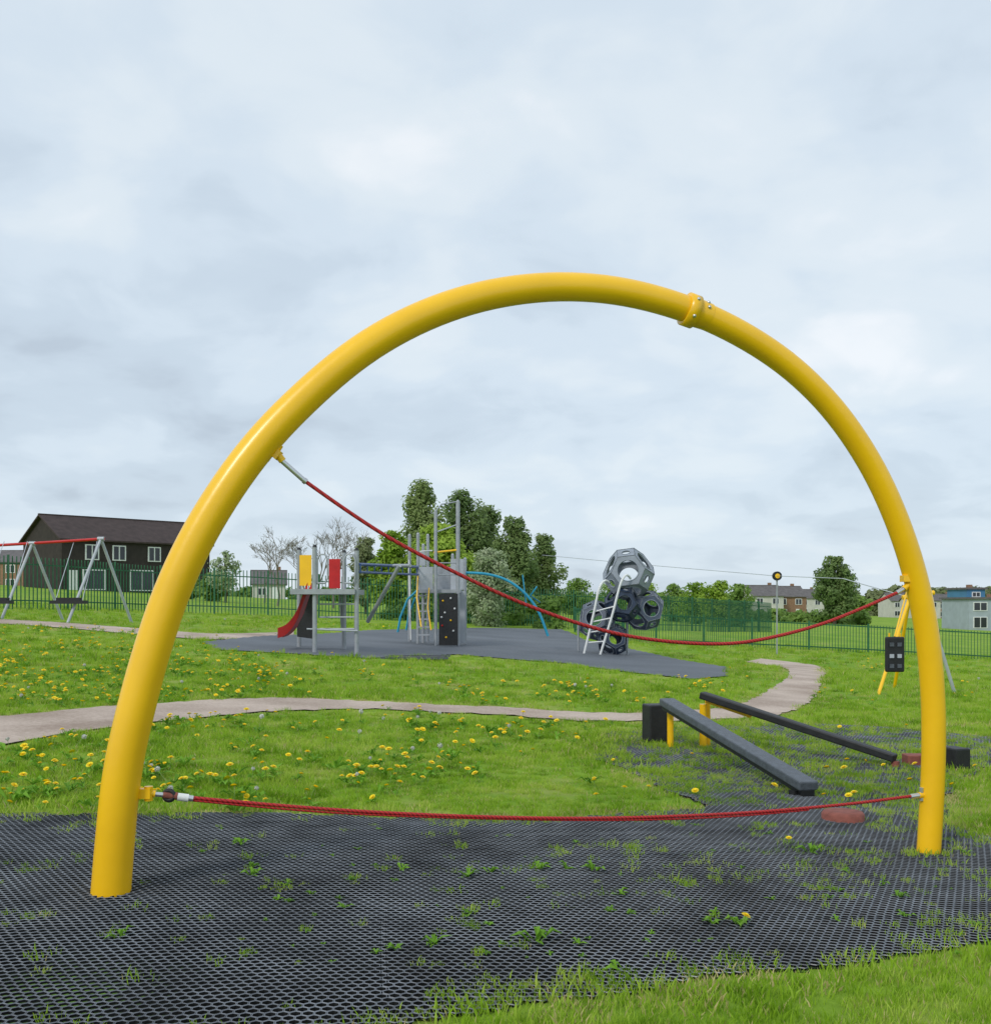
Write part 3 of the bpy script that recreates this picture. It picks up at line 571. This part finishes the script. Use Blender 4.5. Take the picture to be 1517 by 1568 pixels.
def tree(name,u,vt,vb,d,wpx,m,n=9000,shape=1.0,leaf=.22,trunkfrac=.2,upr=0):
    e=empty(name);x=(u-CX)/F*d;z0=gz(x,d);zt=Zat(vt,d);H=zt-z0;w=wpx/F*d/2;z1=z0+trunkfrac*H
    mb=MB();mb.tube([(x,d,z0-.2),(x+.1,d,z0+H*.3),(x-.05,d,z0+H*.65),(x,d,z0+H*.92)],[.03*H,.022*H,.012*H,.004*H],'trunk',8)
    cl=[]
    nc=70
    for i in range(nc):
        t=(i+.5)/nc; zz=z1+(zt-z1)*t; prof=(math.sin(math.pi*min(1,(t*.84+.12)))**.62)
        a=random.random()*6.283;rr=w*prof*random.uniform(.1,.85);cx=x+rr*math.cos(a);cy=d+rr*math.sin(a)*.8;cr=max(w*prof*random.uniform(.2,.44),H*.045)
        zz=min(zz,zt-cr*1.0);cl.append((cx,cy,zz,cr))
        if i%3==0: mb.tube([(x,d,z0+(zz-z0)*.7),((x+cx)/2,(d+cy)/2,z0+(zz-z0)*.9),(cx,cy,zz)],[.008*H,.005*H,.002*H],'trunk',5)
    mb.obj('trunk_and_limbs',e);foliage('crown',cl,leaf,n,M[m],e,1.3 if upr else .8)
tree('poplar_tree',645,738,0,68,84,'lf2',12000,1,.13,.12,1);tree('poplar_tree',706,752,0,72,100,'lf2',13000,1,.13,.12,1);tree('poplar_tree',746,776,0,74,70,'lf2',8000,1,.13,.1,1)
tree('poplar_tree',788,793,0,70,80,'lf2',11000,1,.13,.06,1);tree('poplar_tree',832,818,0,74,64,'lf2',8000,1,.13,.06,1)
tree('sycamore_tree',600,812,0,60,80,'lf4',8000,1,.13,.06);tree('sycamore_tree',672,800,0,58,120,'lf4',15000,1,.13,.05);tree('sycamore_tree',560,822,0,66,56,'lf5',4500,1,.12,.12)
tree('blossom_shrub',752,838,0,54,84,'lf3',10000,1,.09,.02)
tree('round_tree',1277,850,0,160,70,'lf2',9000,1,.26,.12)
for u,vt,d,wp,m in((1065,891,95,60,'lf4'),(1100,888,92,64,'lf4'),(1132,893,90,48,'lf1'),(1030,893,100,54,'lf1'),(880,884,110,64,'lf1'),(940,888,115,74,'lf1'),(325,876,80,50,'lf1'),(345,842,78,52,'lf3'),(292,882,85,40,'lf1'),(985,890,110,64,'lf4')):
    tree('hawthorn_bush' if vt>870 else 'young_tree',u,vt,0,d,wp,m,4000 if m!='lf3' else 1100,1,.14,.02 if vt>870 else .2)
def bare(name,u,vt,d,wpx,seed):
    rs=random.Random(seed);e=empty(name);x=(u-CX)/F*d;z0=gz(x,d);H=Zat(vt,d)-z0;mb=MB();tips=[]
    def br(p,dr,l,r,k):
        q=p+dr*l;mid=p.lerp(q,.5)+Vector((rs.gauss(0,.05),rs.gauss(0,.05),rs.gauss(0,.03)))*l
        mb.tube([p,mid,q],[r,r*.8,r*.6],'twig',5 if k>2 else 3,False)
        if k==0: tips.append(q);return
        for _ in range(rs.choice((2,3,3)) if k>1 else 3):
            nd=(dr+Vector((rs.gauss(0,.5),rs.gauss(0,.5),rs.gauss(.15,.3)))).normalized();br(q,nd,l*rs.uniform(.65,.88),max(r*.6,.014),k-1)
    br(Vector((x,d,z0-.1)),Vector((0,0,1)),H*.29,.018*H,5);mb.obj('branches',e)
    foliage('buds',[(t.x,t.y,t.z,.35) for t in tips[::2]],.03,300,M['lf5'],e)
bare('bare_tree',425,806,75,70,1);bare('bare_tree',465,816,80,60,2);bare('bare_tree',510,804,78,60,3);bare('bare_tree',488,813,90,60,5);bare('bare_tree',545,816,80,60,6);bare('bare_tree',405,828,85,60,8)
def treeline(name,u0,u1,vt,d,amp,m,n,leaf,hb=5,step=9):
    cl=[];u=u0
    while u<u1:
        x=(u-CX)/F*d;z0=gz(x,d);top=Zat(vt+random.uniform(-amp,amp),d);zz=z0
        while zz<top:
            r=random.uniform(.8,1.3)*step/F*d;cl.append((x+random.uniform(-1,1)*r*.5,d+random.uniform(-6,6),min(zz,top-r*.5),r));zz+=r*1.1
        u+=step*random.uniform(.6,1.3)
    o=foliage(name,cl,leaf,n,M[m],None)
treeline('distant_trees',1300,1650,905,420,5,'lf5',26000,1.1);treeline('distant_trees',840,1320,916,380,4,'lf1',22000,1.0);treeline('distant_trees',-250,620,905,300,5,'lf1',24000,.8)
treeline('distant_trees',-900,-250,880,300,6,'lf1',14000,1.2);treeline('distant_trees',1650,2400,915,420,6,'lf5',14000,1.4)
treeline('hedge',1150,1320,938,170,3,'lf1',8000,.4,5,7);treeline('hedge',600,860,915,62,5,'lf1',12000,.14,5,9)
# ------------------------------------------------------------------ houses
M['brownw']=mat('dark_brown_cladding',(.035,.026,.024),.85,0,.25,2);M['roof']=mat('brown_roof_tiles',(.055,.038,.036),.9,0,.25,1.5,.5,6);M['brick']=mat('brick_wall',(.28,.16,.1),.85,0,.2,3)
M['render']=mat('cream_render',(.55,.53,.49),.85,0,.1,1);M['bluew']=mat('blue_cladding',(.06,.2,.36),.6,0,.1,1);M['groof']=mat('grey_roof_tiles',(.13,.12,.12),.85,0,.2,1.5);M['timber']=mat('timber_cladding',(.3,.2,.1),.8,0,.2,2);M['gblue']=mat('grey_blue_cladding',(.36,.41,.46),.6,0,.1,1)
def house(name,u,d,w,dep,eh,rh,rz,wm,rm,wins,doors=(),flat=False,base=None):
    e=empty(name);x=(u-CX)/F*d;z=gz(x,d)-.1;R=Matrix.Rotation(rz,3,'Z');o=Vector((x,d,z))
    T=lambda a,b,c:o+R@Vector((a,b,c))
    mb=MB();mb.box(T(0,0,eh/2),(w,dep,eh),wm,R)
    if not flat:
        for s_ in(-1,1): a=s_*w/2;vs=[T(a,-dep/2,eh),T(a,dep/2,eh),T(a,0,rh)];mb.add(vs,[(0,1,2)],wm)
    mb.obj('walls',e);mb=MB()
    if flat: mb.box(T(0,0,eh+.15),(w+.6,dep+.6,.3),rm,R)
    else:
        ov=.35
        for s_ in(-1,1):
            vs=[T(-w/2-ov,s_*(dep/2+ov),eh-.15),T(w/2+ov,s_*(dep/2+ov),eh-.15),T(w/2+ov,0,rh+.05),T(-w/2-ov,0,rh+.05)];vs2=[v+Vector((0,0,.16)) for v in vs]
            mb.add(vs+vs2,[(0,1,2,3),(7,6,5,4),(0,4,5,1),(1,5,6,2),(3,2,6,7),(0,3,7,4)],rm)
        mb.box(T(0,0,rh+.2),(w+.7,.3,.15),rm,R)
    mb.obj('roof',e);mb=MB()
    for a,c,ww,hh in wins:
        mb.box(T(a,-dep/2-.03,c),(ww+.22,.1,hh+.22),'white',R);
        mb.box(T(a-ww/4-.02,-dep/2-.06,c),(ww/2-.1,.08,hh),'glass',R);mb.box(T(a+ww/4+.02,-dep/2-.06,c),(ww/2-.1,.08,hh),'glass',R)
    mb.obj('windows',e);mb=MB()
    for a,ww,m in doors: mb.box(T(a,-dep/2-.05,1.05),(ww,.12,2.1),m,R)
    if name!='brown_house': mb.box(T(w*.3,.6,(eh if flat else rh)+.3),(.7,.7,1.0),'brick',R)
    if mb.v: mb.obj('doors_and_chimney',e)
house('brown_house',182,112,16,9,5.1,7.5,.8,'brownw','roof',[(-5,3.9,1.2,1.3),(-2.2,3.9,1.2,1.3),(1.6,3.9,1.2,1.3),(5,3.9,1.2,1.3),(-4.8,1.2,2.1,1.8),(.2,1.2,2.4,1.9),(3,1.2,1,1.6)],[(-7,1,'white'),(5,1,'white')])
house('brick_house',5,190,14,9,5,7,-.1,'brick','groof',[(-4,3.8,1.5,1.2),(0,3.8,1.5,1.2),(4,3.8,1.5,1.2),(-4,1.3,1.5,1.3),(4,1.3,1.5,1.3)],[(0,1,'white')])
house('bungalow',412,170,5,7,2.6,4.6,.2,'render','groof',[(-1,1.4,1.2,1)],[(1,.9,'white')])
for u,d,wm in((1165,250,'render'),(1200,255,'brick'),(1408,300,'render'),(1372,320,'render'),(1440,330,'brick'),(1232,300,'render')):
    house('terraced_house',u,d,7.5,8,5,7.3,.15,wm,'groof',[(-2,3.8,1.4,1.2),(1.8,3.8,1.4,1.2),(-2,1.3,1.6,1.3)],[(1.6,.9,'white')])
house('modern_building',1497,165,7.5,8,4.8,5,0.1,'gblue','groof',[(-2,3.7,2,1.1),(1.5,3.7,2.5,1.1),(-2,1.3,2,1.5)],[(2,1.4,'timber')],True)
house('modern_building',1478,172,3,6,6.4,6,0.1,'bluew','groof',[(0,5.6,1.2,.6)],(),True)
# ------------------------------------------------------------------ world
w=bpy.data.worlds.new('World');scene.world=w;w.use_nodes=True;nt=w.node_tree;N=nt.nodes;L=nt.links;N.clear()
out=N.new('ShaderNodeOutputWorld');sky=N.new('ShaderNodeTexSky');sky.sky_type='NISHITA';sky.sun_disc=False;sky.sun_elevation=math.radians(40);sky.sun_rotation=math.radians(215)
bg1=N.new('ShaderNodeBackground');bg1.inputs[1].default_value=.1;L.new(sky.outputs[0],bg1.inputs[0])
tc=N.new('ShaderNodeTexCoord');sx=N.new('ShaderNodeSeparateXYZ');L.new(tc.outputs['Generated'],sx.inputs[0])
def mth(op,a,b=None):
    m=N.new('ShaderNodeMath');m.operation=op
    for i,q in enumerate((a,b)):
        if q is None: continue
        if isinstance(q,(int,float)): m.inputs[i].default_value=q
        else: L.new(q,m.inputs[i])
    return m.outputs[0]
den=mth('ADD',mth('MAXIMUM',sx.outputs[2],0.0),.3);px=mth('DIVIDE',sx.outputs[0],den);py=mth('DIVIDE',sx.outputs[1],den)
cb=N.new('ShaderNodeCombineXYZ');L.new(px,cb.inputs[0]);L.new(py,cb.inputs[1]);cb.inputs[2].default_value=7.3
def nz(s,d,r,dist=0):
    n=N.new('ShaderNodeTexNoise');n.inputs['Scale'].default_value=s;n.inputs['Detail'].default_value=d;n.inputs['Roughness'].default_value=r;n.inputs['Distortion'].default_value=dist;L.new(cb.outputs[0],n.inputs['Vector']);return n.outputs['Fac']
a=nz(1.3,4,.5,.15);b=nz(4.2,7,.5,.3)
mixn=mth('ADD',mth('MULTIPLY',a,.58),mth('MULTIPLY',b,.42))
r=N.new('ShaderNodeValToRGB');e=r.color_ramp.elements;L.new(mixn,r.inputs[0]);r.color_ramp.interpolation='EASE'
e[0].position=.33;e[0].color=(.48,.56,.65,1);e[1].position=.68;e[1].color=(.84,.88,.92,1)
for p,c in((.43,(.57,.665,.76)),(.5,(.64,.735,.825)),(.58,(.71,.79,.855))):
    q=e.new(p);q.color=(*c,1)
bg2=N.new('ShaderNodeBackground');bg2.inputs[1].default_value=1.12;L.new(r.outputs[0],bg2.inputs[0])
mx=N.new('ShaderNodeMixShader');mx.inputs[0].default_value=.9;L.new(bg1.outputs[0],mx.inputs[1]);L.new(bg2.outputs[0],mx.inputs[2]);L.new(mx.outputs[0],out.inputs[0])
sd=bpy.data.lights.new('sun','SUN');sd.energy=1.5;sd.angle=math.radians(12);sd.color=(1,.95,.87);so=bpy.data.objects.new('sun',sd);scene.collection.objects.link(so)
el=math.radians(40);az=math.radians(35);dirv=Vector((-math.sin(az)*math.cos(el),-math.cos(az)*math.cos(el),math.sin(el)));so.rotation_euler=dirv.to_track_quat('Z','Y').to_euler()
# ------------------------------------------------------------------ camera
cd=bpy.data.cameras.new('camera');cam=bpy.data.objects.new('camera',cd);scene.collection.objects.link(cam);cam.location=(0,0,CZ);cam.rotation_euler=(math.radians(90),0,0)
cd.sensor_width=36;cd.lens=36*F/1568;cd.shift_y=(HY-784)/1568;cd.clip_end=9000;cd.clip_start=.05;scene.camera=cam
scene.view_settings.view_transform='Standard';scene.view_settings.look='None';scene.view_settings.exposure=0
